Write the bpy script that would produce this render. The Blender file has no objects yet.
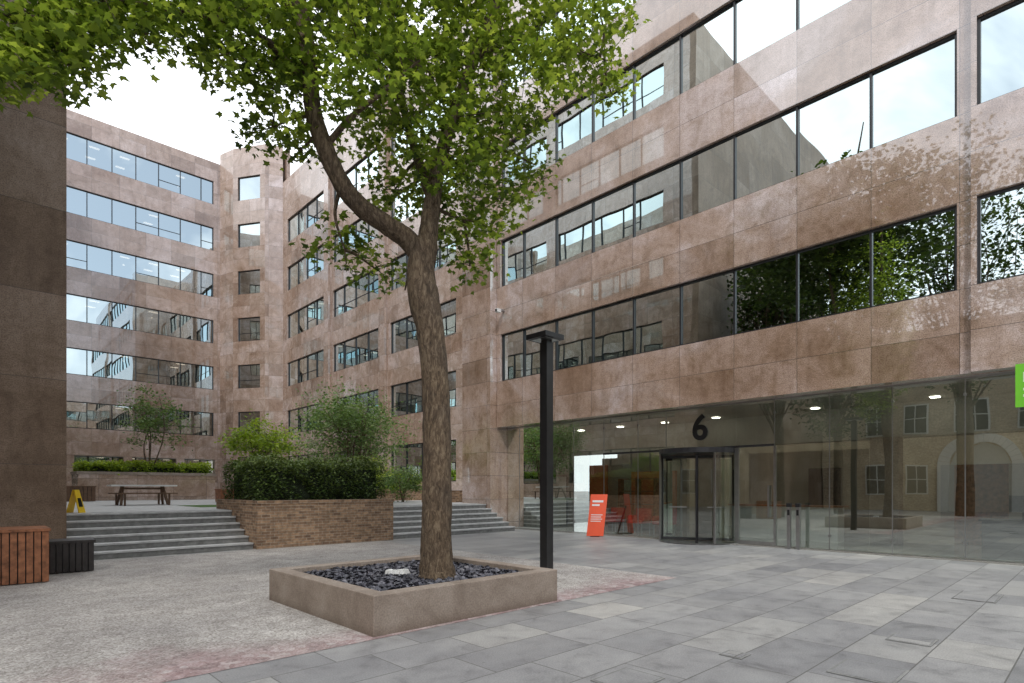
import bpy, math, random
import numpy as np
from mathutils import Vector
random.seed(7); rng=np.random.default_rng(11)
scene=bpy.context.scene
F_PX=575.0; HOR=489.0; CH=1.6
FW=(0.691,0.7226); RT=(0.7226,-0.691)
def P(px,py,D):
    L=(px-512)/F_PX*D
    return Vector((FW[0]*D+RT[0]*L, FW[1]*D+RT[1]*L, CH+(HOR-py)*D/F_PX))
# ------------------------------------------------------------ materials
def newmat(name):
    m=bpy.data.materials.new(name); m.use_nodes=True
    nt=m.node_tree; nt.nodes.clear()
    out=nt.nodes.new('ShaderNodeOutputMaterial')
    return m,nt,out
def N(nt,t,**k):
    n=nt.nodes.new(t)
    for a,b in k.items(): setattr(n,a,b)
    return n
def Lk(nt,a,b): nt.links.new(a,b)
def c4(c): return (c[0],c[1],c[2],1.0)
def mixc(nt,fac,a,b,bt='MIX'):
    n=nt.nodes.new('ShaderNodeMix'); n.data_type='RGBA'; n.blend_type=bt
    for idx,v in ((0,fac),(6,a),(7,b)):
        if isinstance(v,(int,float)): n.inputs[idx].default_value=v
        elif isinstance(v,tuple): n.inputs[idx].default_value=c4(v)
        else: nt.links.new(v,n.inputs[idx])
    return n.outputs[2]
def ramp(nt,src,stops):
    r=nt.nodes.new('ShaderNodeValToRGB')
    els=r.color_ramp.elements
    while len(els)<len(stops): els.new(0.5)
    for e,(p,c) in zip(els,stops):
        e.position=p; e.color=c4(c) if isinstance(c,tuple) else (c,c,c,1)
    nt.links.new(src,r.inputs[0]); return r.outputs[0]
def noise(nt,vec,scale,detail=4,rough=.6,dist=0):
    n=nt.nodes.new('ShaderNodeTexNoise'); n.inputs['Scale'].default_value=scale
    n.inputs['Detail'].default_value=detail; n.inputs['Roughness'].default_value=rough
    n.inputs['Distortion'].default_value=dist
    nt.links.new(vec,n.inputs['Vector']); return n.outputs[0]
def principled(nt,out,col,rough=.5,metal=0,bump=None,bs=.2,bd=.02,spec=None):
    p=nt.nodes.new('ShaderNodeBsdfPrincipled')
    if isinstance(col,tuple): p.inputs['Base Color'].default_value=c4(col)
    else: nt.links.new(col,p.inputs['Base Color'])
    if isinstance(rough,(int,float)): p.inputs['Roughness'].default_value=rough
    else: nt.links.new(rough,p.inputs['Roughness'])
    p.inputs['Metallic'].default_value=metal
    if spec is not None: p.inputs['Specular IOR Level'].default_value=spec
    if bump is not None:
        b=nt.nodes.new('ShaderNodeBump'); b.inputs['Strength'].default_value=bs; b.inputs['Distance'].default_value=bd
        nt.links.new(bump,b.inputs['Height']); nt.links.new(b.outputs[0],p.inputs['Normal'])
    nt.links.new(p.outputs[0],out.inputs[0]); return p
def simple(name,col,rough=.5,metal=0,var=.25,scale=6,spec=None,bump=0.1):
    m,nt,out=newmat(name)
    tc=N(nt,'ShaderNodeTexCoord').outputs['Object']
    f=noise(nt,tc,scale,5)
    lo=tuple(max(0,c*(1-var)) for c in col); hi=tuple(min(1,c*(1+var)) for c in col)
    c=ramp(nt,f,[(.3,lo),(.7,hi)])
    principled(nt,out,c,rough,metal,f,bump,.01,spec); return m
def granite(name,cA,cB,cC,rough,w=1.69,h=.95,spec=.5,pv=1.0,coat=0,streak=.45):
    m,nt,out=newmat(name)
    uv=N(nt,'ShaderNodeTexCoord').outputs['UV']
    b=N(nt,'ShaderNodeTexBrick',offset=0.0,squash=1.0)
    b.inputs['Scale'].default_value=1; b.inputs['Brick Width'].default_value=w; b.inputs['Row Height'].default_value=h
    b.inputs['Mortar Size'].default_value=.0055; b.inputs['Mortar Smooth'].default_value=0.1
    b.inputs['Color1'].default_value=(0,0,0,1); b.inputs['Color2'].default_value=(1,1,1,1); b.inputs['Mortar'].default_value=(.5,.5,.5,1)
    b.inputs['Bias'].default_value=0
    Lk(nt,uv,b.inputs['Vector'])
    pan=b.outputs['Color']
    off=N(nt,'ShaderNodeVectorMath',operation='MULTIPLY_ADD'); Lk(nt,pan,off.inputs[0]); off.inputs[1].default_value=(3.0,5.0,9.0); Lk(nt,uv,off.inputs[2])
    n1=noise(nt,uv,.24,5,.62,.8)
    n2=noise(nt,off.outputs[0],1.3,6,.62,1.0)
    n2b=noise(nt,uv,9,5,.7,.4)
    n3=noise(nt,uv,42,3,.65)
    base=ramp(nt,n1,[(.36,cA),(.5,cB),(.62,cC)])
    p1=ramp(nt,pan,[(.0,(.74,.70,.66)),(.3,(.93,.90,.86)),(.7,(1.06,1.06,1.06)),(1,(1.17,1.23,1.32))])
    base=mixc(nt,pv,base,p1,'MULTIPLY')
    mot=ramp(nt,n2,[(.32,(.68,.62,.54)),(.48,(.98,.96,.94)),(.66,(1.15,1.17,1.20))])
    base=mixc(nt,.85,base,mot,'MULTIPLY')
    mp=N(nt,'ShaderNodeMapping'); mp.inputs['Scale'].default_value=(2.4,.35,1); Lk(nt,uv,mp.inputs[0])
    sk=noise(nt,mp.outputs[0],1.6,5,.65,.3)
    base=mixc(nt,streak,base,ramp(nt,sk,[(.34,(.66,.61,.56)),(.52,(1.04,1.04,1.04))]),'MULTIPLY')
    base=mixc(nt,.6,base,ramp(nt,n2b,[(.35,(.78,.74,.69)),(.6,(1.1,1.1,1.12))]),'MULTIPLY')
    sp=ramp(nt,n3,[(.38,(.50,.47,.45)),(.52,(1.04,1.03,1.02)),(.7,(1.26,1.25,1.25))])
    base=mixc(nt,.75,base,sp,'MULTIPLY')
    base=mixc(nt,b.outputs['Fac'],base,(.085,.072,.064))
    rr=N(nt,'ShaderNodeMapRange'); Lk(nt,n2,rr.inputs[0]); rr.inputs[3].default_value=rough*.6; rr.inputs[4].default_value=rough*1.5
    p=principled(nt,out,base,rr.outputs[0],0,b.outputs['Fac'],-.5,.01,spec)
    if coat: p.inputs['Coat Weight'].default_value=coat; p.inputs['Coat IOR'].default_value=2.2; p.inputs['Coat Roughness'].default_value=.02
    return m
M={}
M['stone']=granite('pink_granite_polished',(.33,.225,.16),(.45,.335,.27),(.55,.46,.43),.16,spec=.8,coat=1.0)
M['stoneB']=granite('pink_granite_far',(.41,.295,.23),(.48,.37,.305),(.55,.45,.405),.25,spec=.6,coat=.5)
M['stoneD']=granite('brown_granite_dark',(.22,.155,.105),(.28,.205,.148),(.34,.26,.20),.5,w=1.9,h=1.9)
M['frame']=simple('black_window_frame',(.018,.018,.02),.35)
M['black']=simple('black_powder_coat',(.013,.013,.014),.35,spec=.5)
M['steel']=simple('stainless_steel',(.45,.45,.45),.28,1.0,var=.1)
def planterstone():
    m,nt,out=newmat('planter_stone')
    tc=N(nt,'ShaderNodeTexCoord').outputs['Object']
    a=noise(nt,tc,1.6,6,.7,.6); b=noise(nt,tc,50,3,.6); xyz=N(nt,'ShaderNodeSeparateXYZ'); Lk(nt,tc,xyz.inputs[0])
    c=ramp(nt,a,[(.3,(.21,.165,.13)),(.5,(.30,.245,.20)),(.7,(.37,.315,.265))])
    c=mixc(nt,.7,c,ramp(nt,b,[(.35,(.7,.68,.66)),(.65,(1.2,1.2,1.2))]),'MULTIPLY')
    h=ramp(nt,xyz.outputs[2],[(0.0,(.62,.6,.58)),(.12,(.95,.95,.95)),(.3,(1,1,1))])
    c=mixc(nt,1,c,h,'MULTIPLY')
    principled(nt,out,c,.7,0,b,.25,.004); return m
M['concrete']=planterstone()
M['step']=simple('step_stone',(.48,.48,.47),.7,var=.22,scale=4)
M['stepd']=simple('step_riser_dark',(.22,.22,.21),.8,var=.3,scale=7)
M['white']=simple('white_paint',(.75,.75,.73),.45,var=.05)
M['lobbyceil']=simple('lobby_ceiling',(.50,.48,.43),.6,var=.04)
M['lobbywall']=simple('lobby_back_wall',(.38,.34,.27),.5,var=.1,scale=.6)
M['lobbyfloor']=simple('lobby_floor',(.34,.33,.30),.15,var=.1)
M['orange']=simple('orange_panel',(.62,.16,.04),.4,var=.12)
M['red']=simple('red_upholstery',(.6,.03,.02),.6,var=.15)
M['redsign']=simple('red_sign_board',(.80,.10,.035),.35,var=.04)
M['wood']=simple('orange_wood',(.30,.12,.055),.5,var=.5,scale=9)
M['wooddark']=simple('dark_wood',(.035,.03,.028),.5,var=.4,scale=9)
M['woodleg']=simple('table_wood',(.12,.065,.035),.5,var=.3)
M['yellow']=simple('yellow_plastic',(.75,.5,.02),.4,var=.05)
M['green']=simple('green_sign',(.17,.55,.03),.4,var=.04)
M['soil']=simple('soil',(.05,.04,.03),.9)
M['officewall']=simple('office_wall',(.24,.22,.19),.8,var=.15,scale=.5)
M['officeceil']=simple('office_ceiling',(.36,.35,.32),.8,var=.05)
M['blind']=simple('window_blind',(.6,.59,.55),.8,var=.06)
M['lawn']=simple('lawn',(.06,.13,.02),.9,var=.5,scale=20)
def emis(name,col,s):
    m,nt,out=newmat(name); e=N(nt,'ShaderNodeEmission'); e.inputs[0].default_value=c4(col); e.inputs[1].default_value=s
    Lk(nt,e.outputs[0],out.inputs[0]); return m
M['light']=emis('ceiling_light',(1,.93,.82),2.6); M['light'].cycles.emission_sampling='NONE'
M['lobbylight']=emis('lobby_light',(1,.93,.80),11)
def glass(name,tint,base,ior,gcol=(1,1,1),bs=.05):
    m,nt,out=newmat(name)
    tc=N(nt,'ShaderNodeTexCoord').outputs['Object']
    f=noise(nt,tc,.7,1,.3)
    b=N(nt,'ShaderNodeBump'); b.inputs['Strength'].default_value=bs; b.inputs['Distance'].default_value=.05; Lk(nt,f,b.inputs['Height'])
    tr=N(nt,'ShaderNodeBsdfTransparent'); tr.inputs[0].default_value=c4(tint)
    gl=N(nt,'ShaderNodeBsdfGlossy'); gl.inputs['Color'].default_value=c4(gcol); gl.inputs['Roughness'].default_value=0.0
    Lk(nt,b.outputs[0],gl.inputs['Normal'])
    fr=N(nt,'ShaderNodeFresnel'); fr.inputs[0].default_value=ior
    mr=N(nt,'ShaderNodeMapRange'); Lk(nt,fr.outputs[0],mr.inputs[0]); mr.inputs[3].default_value=base; mr.inputs[4].default_value=1.0
    mx=N(nt,'ShaderNodeMixShader'); Lk(nt,mr.outputs[0],mx.inputs[0]); Lk(nt,tr.outputs[0],mx.inputs[1]); Lk(nt,gl.outputs[0],mx.inputs[2])
    Lk(nt,mx.outputs[0],out.inputs[0]); return m
M['glass']=glass('office_window_glass',(.44,.42,.37),.70,1.5,(.78,.89,.89),.07)
M['lobbyglass']=glass('lobby_glass',(.80,.87,.82),.36,1.45,(.94,1,.96))
M['doorglass']=glass('door_glass',(.80,.87,.82),.12,1.45,(.94,1,.96))
def brickmat(name,c1,c2,mort):
    m,nt,out=newmat(name)
    uv=N(nt,'ShaderNodeTexCoord').outputs['UV']
    b=N(nt,'ShaderNodeTexBrick'); b.inputs['Scale'].default_value=1; b.inputs['Brick Width'].default_value=.225; b.inputs['Row Height'].default_value=.075
    b.inputs['Mortar Size'].default_value=.006; b.inputs['Color1'].default_value=c4(c1); b.inputs['Color2'].default_value=c4(c2); b.inputs['Mortar'].default_value=c4(mort)
    Lk(nt,uv,b.inputs['Vector'])
    n=noise(nt,uv,1.2,5); c=mixc(nt,.6,b.outputs[0],ramp(nt,n,[(.3,(.6,.58,.55)),(.7,(1.25,1.25,1.25))]),'MULTIPLY')
    n2=noise(nt,uv,9,3); c=mixc(nt,.7,c,ramp(nt,n2,[(.35,(.6,.58,.56)),(.65,(1.3,1.25,1.2))]),'MULTIPLY')
    principled(nt,out,c,.85,0,b.outputs['Fac'],-.5,.01); return m
M['brick']=brickmat('planter_brick',(.38,.25,.155),(.18,.11,.07),(.34,.30,.24))
M['brick2']=brickmat('yellow_brick',(.68,.55,.39),(.54,.41,.28),(.52,.48,.42))
def paving():
    m,nt,out=newmat('grey_paving')
    tc=N(nt,'ShaderNodeTexCoord').outputs['Object']
    b=N(nt,'ShaderNodeTexBrick',offset=.37,offset_frequency=2,squash=1.35,squash_frequency=3); b.inputs['Scale'].default_value=1; b.inputs['Brick Width'].default_value=.95; b.inputs['Row Height'].default_value=.62
    b.inputs['Mortar Size'].default_value=.006; b.inputs['Color1'].default_value=(0,0,0,1); b.inputs['Color2'].default_value=(1,1,1,1); b.inputs['Mortar'].default_value=(.5,.5,.5,1)
    Lk(nt,tc,b.inputs['Vector'])
    base=ramp(nt,b.outputs[0],[(0,(.25,.25,.254)),(.4,(.31,.308,.306)),(.75,(.34,.338,.335)),(.93,(.37,.365,.35)),(1,(.40,.39,.37))])
    off=N(nt,'ShaderNodeVectorMath',operation='MULTIPLY_ADD'); Lk(nt,b.outputs[0],off.inputs[0]); off.inputs[1].default_value=(7,3,0); Lk(nt,tc,off.inputs[2])
    n1=noise(nt,tc,.35,5,.6,.5); n2=noise(nt,off.outputs[0],2.6,8,.78,.5); n3=noise(nt,tc,70,2)
    base=mixc(nt,1,base,ramp(nt,n1,[(.3,(.80,.80,.82)),(.7,(1.15,1.14,1.11))]),'MULTIPLY')
    base=mixc(nt,1,base,ramp(nt,n2,[(.30,(.60,.60,.61)),(.47,(.96,.96,.96)),(.7,(1.17,1.17,1.15))]),'MULTIPLY')
    base=mixc(nt,.6,base,ramp(nt,n3,[(.35,(.72,.72,.72)),(.65,(1.18,1.18,1.18))]),'MULTIPLY')
    v=N(nt,'ShaderNodeTexVoronoi'); v.inputs['Scale'].default_value=3.2; Lk(nt,tc,v.inputs['Vector'])
    spots=ramp(nt,v.outputs['Distance'],[(.04,(.6,.6,.6)),(.07,(1,1,1))])
    base=mixc(nt,.6,base,spots,'MULTIPLY')
    base=mixc(nt,b.outputs['Fac'],base,(.12,.117,.11))
    principled(nt,out,base,ramp(nt,n2,[(.3,.36),(.7,.62)]),0,mixc(nt,.8,n2,b.outputs['Fac'],'SUBTRACT'),.3,.006); return m
M['paving']=paving()
def N2(nt,src,a,b):
    mr=N(nt,'ShaderNodeMapRange'); Lk(nt,src,mr.inputs[0]); mr.inputs[1].default_value=a; mr.inputs[2].default_value=b; return mr.outputs[0]
def aggregate():
    m,nt,out=newmat('exposed_aggregate')
    tc=N(nt,'ShaderNodeTexCoord').outputs['Object']
    v=N(nt,'ShaderNodeTexVoronoi'); v.inputs['Scale'].default_value=60; Lk(nt,tc,v.inputs['Vector'])
    sep=N(nt,'ShaderNodeSeparateColor'); Lk(nt,v.outputs['Color'],sep.inputs[0])
    st=ramp(nt,sep.outputs[0],[(0,(.20,.18,.165)),(.3,(.33,.31,.29)),(.7,(.44,.42,.40)),(1,(.58,.565,.55))])
    xyz=N(nt,'ShaderNodeSeparateXYZ'); Lk(nt,tc,xyz.inputs[0])
    v2=N(nt,'ShaderNodeTexVoronoi'); v2.inputs['Scale'].default_value=11; Lk(nt,tc,v2.inputs['Vector'])
    s2=N(nt,'ShaderNodeSeparateColor'); Lk(nt,v2.outputs['Color'],s2.inputs[0])
    pk=ramp(nt,s2.outputs[0],[(0,(.20,.10,.11)),(.4,(.33,.18,.185)),(.8,(.43,.29,.30)),(1,(.5,.43,.43))])
    n1=noise(nt,tc,.5,5,.65)
    add=N(nt,'ShaderNodeMath',operation='MULTIPLY_ADD'); Lk(nt,n1,add.inputs[0]); add.inputs[1].default_value=4.0; Lk(nt,xyz.outputs[1],add.inputs[2])
    band=ramp(nt,N2(nt,add.outputs[0],7.1,9.6),[(.0,.75),(.6,0.0)])
    c=mixc(nt,band,st,pk)
    c=mixc(nt,1,c,ramp(nt,n1,[(.3,(.74,.73,.73)),(.7,(1.15,1.14,1.11))]),'MULTIPLY')
    n4=noise(nt,tc,2.2,7,.75); c=mixc(nt,.9,c,ramp(nt,n4,[(.33,(.72,.70,.69)),(.6,(1.1,1.1,1.1))]),'MULTIPLY')
    principled(nt,out,c,.8,0,v.outputs['Distance'],-.3,.006); return m
M['agg']=aggregate()
def bark():
    m,nt,out=newmat('bark')
    tc=N(nt,'ShaderNodeTexCoord').outputs['Object']
    mp=N(nt,'ShaderNodeMapping'); mp.inputs['Scale'].default_value=(1,1,.28); Lk(nt,tc,mp.inputs[0])
    v=noise(nt,mp.outputs[0],26,7,.75,.8); w=noise(nt,tc,2.5,4)
    c=ramp(nt,v,[(.34,(.032,.022,.014)),(.5,(.13,.09,.057)),(.64,(.27,.21,.145))])
    c=mixc(nt,.6,c,ramp(nt,w,[(.35,(.65,.62,.6)),(.65,(1.2,1.15,1.0))]),'MULTIPLY')
    principled(nt,out,c,.85,0,v,1.0,.04); return m
M['bark']=bark()
def leafmat(name,lo,mid,hi,tl,tfac=.45,rough=.4):
    m,nt,out=newmat(name)
    at=N(nt,'ShaderNodeAttribute',attribute_name='leafv')
    c=ramp(nt,at.outputs['Fac'],[(0,lo),(.5,mid),(1,hi)])
    p=N(nt,'ShaderNodeBsdfPrincipled'); Lk(nt,c,p.inputs['Base Color']); p.inputs['Roughness'].default_value=rough; p.inputs['Specular IOR Level'].default_value=.35
    t=N(nt,'ShaderNodeBsdfTranslucent'); Lk(nt,mixc(nt,1,c,tl,'MULTIPLY'),t.inputs[0])
    mx=N(nt,'ShaderNodeMixShader'); mx.inputs[0].default_value=tfac
    Lk(nt,p.outputs[0],mx.inputs[1]); Lk(nt,t.outputs[0],mx.inputs[2]); Lk(nt,mx.outputs[0],out.inputs[0]); return m
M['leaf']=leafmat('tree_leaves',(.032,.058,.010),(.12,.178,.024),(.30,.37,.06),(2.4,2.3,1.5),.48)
M['leafmid']=leafmat('shaded_tree_leaves',(.014,.026,.007),(.04,.068,.015),(.10,.14,.028),(1.6,1.6,1),.35)  # darker copy of the tree leaves, shade of backlit crowns put into the colour
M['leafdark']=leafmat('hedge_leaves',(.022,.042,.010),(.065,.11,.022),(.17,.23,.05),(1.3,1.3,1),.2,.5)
M['leaflime']=leafmat('lime_leaves',(.11,.17,.02),(.21,.30,.03),(.35,.43,.06),(1.8,1.8,1),.4)
M['leafgrey']=leafmat('feathery_leaves',(.055,.105,.03),(.12,.20,.06),(.24,.32,.12),(1.6,1.6,1),.35)
M['core']=simple('hedge_core',(.012,.02,.007),.9)
def slatechip():
    m,nt,out=newmat('slate_chips')
    at=N(nt,'ShaderNodeAttribute',attribute_name='leafv')
    principled(nt,out,ramp(nt,at.outputs['Fac'],[(0,(.02,.02,.028)),(.6,(.09,.09,.11)),(1,(.26,.25,.28))]),.45); return m
M['slate']=slatechip()
# ------------------------------------------------------------ mesh builder
class MB:
    def __init__(s): s.v=[]; s.f=[]; s.m=[]; s.mats=[]
    def mi(s,k):
        if k not in s.mats: s.mats.append(k)
        return s.mats.index(k)
    def face(s,pts,k):
        i=len(s.v); s.v+= [tuple(p) for p in pts]; s.f.append(tuple(range(i,i+len(pts)))); s.m.append(s.mi(k))
    def hexa(s,p,k):
        i=len(s.v); s.v+=[tuple(q) for q in p]; mi=s.mi(k)
        for f in ((0,3,2,1),(4,5,6,7),(0,1,5,4),(1,2,6,5),(2,3,7,6),(3,0,4,7)):
            s.f.append(tuple(i+a for a in f)); s.m.append(mi)
    def box(s,x0,x1,y0,y1,z0,z1,k):
        s.hexa([(x0,y0,z0),(x1,y0,z0),(x1,y1,z0),(x0,y1,z0),(x0,y0,z1),(x1,y0,z1),(x1,y1,z1),(x0,y1,z1)],k)
    def fbox(s,F,a0,a1,d0,d1,z0,z1,k):
        g=lambda a,d,z:(F[0]+F[2]*a+F[4]*d,F[1]+F[3]*a+F[5]*d,z)
        s.hexa([g(a0,d0,z0),g(a1,d0,z0),g(a1,d1,z0),g(a0,d1,z0),g(a0,d0,z1),g(a1,d0,z1),g(a1,d1,z1),g(a0,d1,z1)],k)
    def beam(s,p0,p1,w,h,k):
        p0=Vector(p0);p1=Vector(p1);d=(p1-p0).normalized()
        up=Vector((0,0,1)) if abs(d.z)<.95 else Vector((1,0,0))
        a=d.cross(up).normalized()*w/2; b=a.cross(d).normalized()*h/2
        s.hexa([p0-a-b,p0+a-b,p0+a+b,p0-a+b,p1-a-b,p1+a-b,p1+a+b,p1-a+b],k)
    def cyl(s,x,y,z0,z1,r,k,n=24,r2=None,cap=True,a0=0,a1=2*math.pi):
        r2=r if r2 is None else r2; full=abs(a1-a0-2*math.pi)<1e-6
        A=[a0+(a1-a0)*i/n for i in range(n if full else n+1)]
        b=[(x+r*math.cos(a),y+r*math.sin(a),z0) for a in A]; t=[(x+r2*math.cos(a),y+r2*math.sin(a),z1) for a in A]
        i0=len(s.v); s.v+=b+t; m=len(A); mi=s.mi(k)
        for i in range(m if full else m-1):
            j=(i+1)%m; s.f.append((i0+i,i0+j,i0+m+j,i0+m+i)); s.m.append(mi)
        if cap and full:
            s.f.append(tuple(i0+i for i in range(m-1,-1,-1))); s.m.append(mi); s.f.append(tuple(i0+m+i for i in range(m))); s.m.append(mi)
    def tube(s,pts,rad,k,n=10,jit=0):
        pts=[Vector(p) for p in pts]; mi=s.mi(k); i0=len(s.v); prev=None
        for i,p in enumerate(pts):
            d=(pts[min(i+1,len(pts)-1)]-pts[max(i-1,0)]).normalized()
            if prev is None: a=d.cross(Vector((0.3,1,0.1))).normalized()
            else: a=(prev-d*prev.dot(d)).normalized()
            prev=a; b=d.cross(a)
            for j in range(n):
                t=2*math.pi*j/n; r=rad[i]*(1+jit*random.uniform(-1,1)); s.v.append(tuple(p+a*math.cos(t)*r+b*math.sin(t)*r))
        for i in range(len(pts)-1):
            for j in range(n):
                j2=(j+1)%n; s.f.append((i0+i*n+j,i0+i*n+j2,i0+(i+1)*n+j2,i0+(i+1)*n+j)); s.m.append(mi)
    def build(s,name,parent=None,smooth=False,bevel=0):
        me=bpy.data.meshes.new(name); me.from_pydata(s.v,[],s.f)
        for k in s.mats: me.materials.append(M[k])
        me.polygons.foreach_set('material_index',s.m)
        if smooth: me.polygons.foreach_set('use_smooth',[True]*len(s.f))
        me.update()
        uvl=me.uv_layers.new(name='UVMap'); co=[0.0]*(len(me.loops)*2)
        for p in me.polygons:
            n=p.normal
            for li in p.loop_indices:
                v=me.vertices[me.loops[li].vertex_index].co
                if abs(n.z)>.7: u,w=v.x,v.y
                else:
                    l=math.hypot(n.x,n.y) or 1; tx,ty=abs(n.y)/l,abs(n.x)/l
                    if n.x*n.y>0: ty=-ty
                    u,w=v.x*tx+v.y*ty,v.z-.24
                co[2*li]=u-.62*(abs(n.x)>.7); co[2*li+1]=w
        uvl.data.foreach_set('uv',co)
        o=bpy.data.objects.new(name,me); scene.collection.objects.link(o)
        if parent: o.parent=parent
        if bevel:
            b=o.modifiers.new('bevel','BEVEL'); b.width=bevel; b.segments=2; b.limit_method='ANGLE'
        return o
def empty(name):
    o=bpy.data.objects.new(name,None); scene.collection.objects.link(o); return o
LEAF=np.array([(0,0,0),(.28,-.10,-.03),(.26,.12,.02),(.56,.36,-.08),(.24,.46,.02),(0,1.0,-.12),(-.24,.46,.02),(-.56,.36,-.08),(-.26,.12,.02),(-.28,-.10,-.03)])
LEAF4=np.array([(0,0,0),(.28,.5,-.03),(0,1,-.08),(-.28,.5,-.03)])
LEAF6=np.array([(0,0,0),(.42,.2,-.05),(.34,.6,0),(0,1,-.1),(-.34,.6,0),(-.42,.2,-.05)])
def leaves(name,cent,size,matk,shape=LEAF,up=.55,parent=None,val=None):
    n=len(cent); k=len(shape)
    nrm=rng.normal(size=(n,3)); nrm/=np.linalg.norm(nrm,axis=1)[:,None]
    nrm[:,2]=np.abs(nrm[:,2]); nrm=nrm*(1-up)+np.array([0,0,1])*up
    nrm/=np.linalg.norm(nrm,axis=1)[:,None]
    t=rng.normal(size=(n,3)); t-= (t*nrm).sum(1)[:,None]*nrm; t/=np.linalg.norm(t,axis=1)[:,None]
    b=np.cross(nrm,t)
    sc=(np.asarray(size)*rng.uniform(.6,1.3,n))[:,None,None]
    S=shape[None,:,:]*sc
    V=cent[:,None,:]+S[:,:,0:1]*t[:,None,:]+S[:,:,1:2]*b[:,None,:]+S[:,:,2:3]*nrm[:,None,:]
    V=V.reshape(-1,3)
    me=bpy.data.meshes.new(name); me.vertices.add(n*k); me.vertices.foreach_set('co',V.ravel())
    me.loops.add(n*k); me.loops.foreach_set('vertex_index',np.arange(n*k,dtype=np.int32))
    me.polygons.add(n); me.polygons.foreach_set('loop_start',np.arange(0,n*k,k,dtype=np.int32))
    me.update(calc_edges=True)
    at=me.attributes.new('leafv','FLOAT','FACE')
    vv=rng.beta(2.2,2.6,n) if val is None else np.clip(val+rng.normal(0,.18,n),0,1)
    at.data.foreach_set('value',vv.astype(np.float32))
    me.materials.append(M[matk])
    o=bpy.data.objects.new(name,me); scene.collection.objects.link(o)
    if parent: o.parent=parent
    return o
# ------------------------------------------------------------ ground
g=MB(); g.face([(-300,-300,0),(300,-300,0),(300,300,0),(-300,300,0)],'paving'); g.build('ground')
g=MB(); g.face([(-14,5.42,.004),(9.3,5.42,.004),(9.3,15.6,.004),(-14,15.6,.004)],'agg'); g.build('aggregate_pavement')
def cover(x,y,w,l):
    b=MB(); b.box(x,x+w,y,y+l,.004,.009,'stepd'); b.box(x+.025,x+w-.025,y+.025,y+l-.025,.005,.0125,'paving'); b.build('manhole_cover')
for px,py,w,l in ((868,672,.55,.5),(628,680,.5,.4),(978,597,.9,.5),(912,640,.4,.4),(735,655,.22,.22)):
    D=920/(py-HOR); q=P(px,py,D); cover(q.x-w/2,q.y-l/2,w,l)
# ------------------------------------------------------------ facades
def facade(stone,gl,fr,inn,F,L,strips,rows,z0,z1,mod=1.69,stonek='stone',th=.35,rooms=True,anchor=None,transoms=0.3,blindp=.15,litp=.5,reveal=.14):
    z=z0
    for (r0,r1) in rows:
        stone.fbox(F,0,L,0,th,z,r0,stonek)
        a=0
        for (s0,s1) in strips:
            if s0>a+.01: stone.fbox(F,a,s0,0,th,r0,r1,stonek)
            a=s1
        if a<L-.01: stone.fbox(F,a,L,0,th,r0,r1,stonek)
        for (s0,s1) in strips:
            ms=[s0]; x=(anchor if anchor is not None else s0+mod)
            while x<=s0+.2: x+=mod
            while x<s1-.25: ms.append(x); x+=mod
            ms.append(s1)
            g0=reveal
            fr.fbox(F,s0,s1,g0-.05,g0+.06,r0,r0+.05,'frame'); fr.fbox(F,s0,s1,g0-.05,g0+.06,r1-.05,r1,'frame')
            for i,m in enumerate(ms):
                w=.026
                c=min(max(m,s0+w),s1-w)
                fr.fbox(F,c-w,c+w,g0-.06,g0+.07,r0+.05,r1-.05,'frame')
            for a0,a1 in zip(ms[:-1],ms[1:]):
                j=[random.uniform(-.006,.006) for _ in range(3)]
                gf=lambda a,d,z:(F[0]+F[2]*a+F[4]*d,F[1]+F[3]*a+F[5]*d,z)
                A=a0+.026;B=a1-.026
                gl.face([gf(A,g0+j[0],r0+.05),gf(B,g0+j[1],r0+.05),gf(B,g0+j[1]+j[2],r1-.05),gf(A,g0+j[0]+j[2],r1-.05)],'glass')
                if random.random()<transoms:
                    zz=r0+(r1-r0)*.34; fr.fbox(F,A,B,g0-.025,g0+.03,zz-.02,zz+.02,'frame')
                if rooms and random.random()<blindp:
                    zb=r1-(r1-r0)*random.choice([.3,.5,.75,.95]); inn.fbox(F,A,B,g0+.14,g0+.15,zb,r1-.02,'blind')
            if rooms:
                inn.fbox(F,s0-.1,s1+.1,th,4.6,r0-.5,r0-.42,'officewall')
                inn.fbox(F,s0-.1,s1+.1,th,4.6,r1+.12,r1+.2,'officeceil')
                inn.fbox(F,s0-.1,s1+.1,4.6,4.7,r0-.4,r1+.12,'officewall')
                inn.fbox(F,s0-.2,s0-.1,th,4.6,r0-.4,r1+.12,'officewall'); inn.fbox(F,s1+.1,s1+.2,th,4.6,r0-.4,r1+.12,'officewall')
                xx=s0+1.0
                while xx<s1-.6:
                    if random.random()<litp:
                        for dd in (1.2,3.0): inn.fbox(F,xx,xx+.6,dd,dd+.25,r1+.09,r1+.115,'light')
                    if random.random()<.35: inn.fbox(F,xx-.2,xx+.3,2.2,2.7,r0-.4,r1+.1,'officewall')
                    if random.random()<.5: inn.fbox(F,xx,xx+1.0,1.0,1.7,r0-.4,r0+.25,'blind')
                    xx+=1.9
        z=r1
    stone.fbox(F,0,L,0,th,z,z1,stonek)
def rowsf(a,b): return [(5.94+3.8*i,7.83+3.8*i) for i in range(a,b)]
E=empty('office_building')
st,gl,fr,inn=MB(),MB(),MB(),MB()
XF=15.7
F1=(XF,2.12,0,1,1,0); L1=17.3-2.12
facade(st,gl,fr,inn,F1,L1,[(2.36-2.12,17.08-2.12)],rowsf(0,6),4.1,28.4,anchor=4.03-2.12,blindp=.10,litp=.08,transoms=.0)
F2=(XF-.16,-9.0,0,1,1,0)
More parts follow.
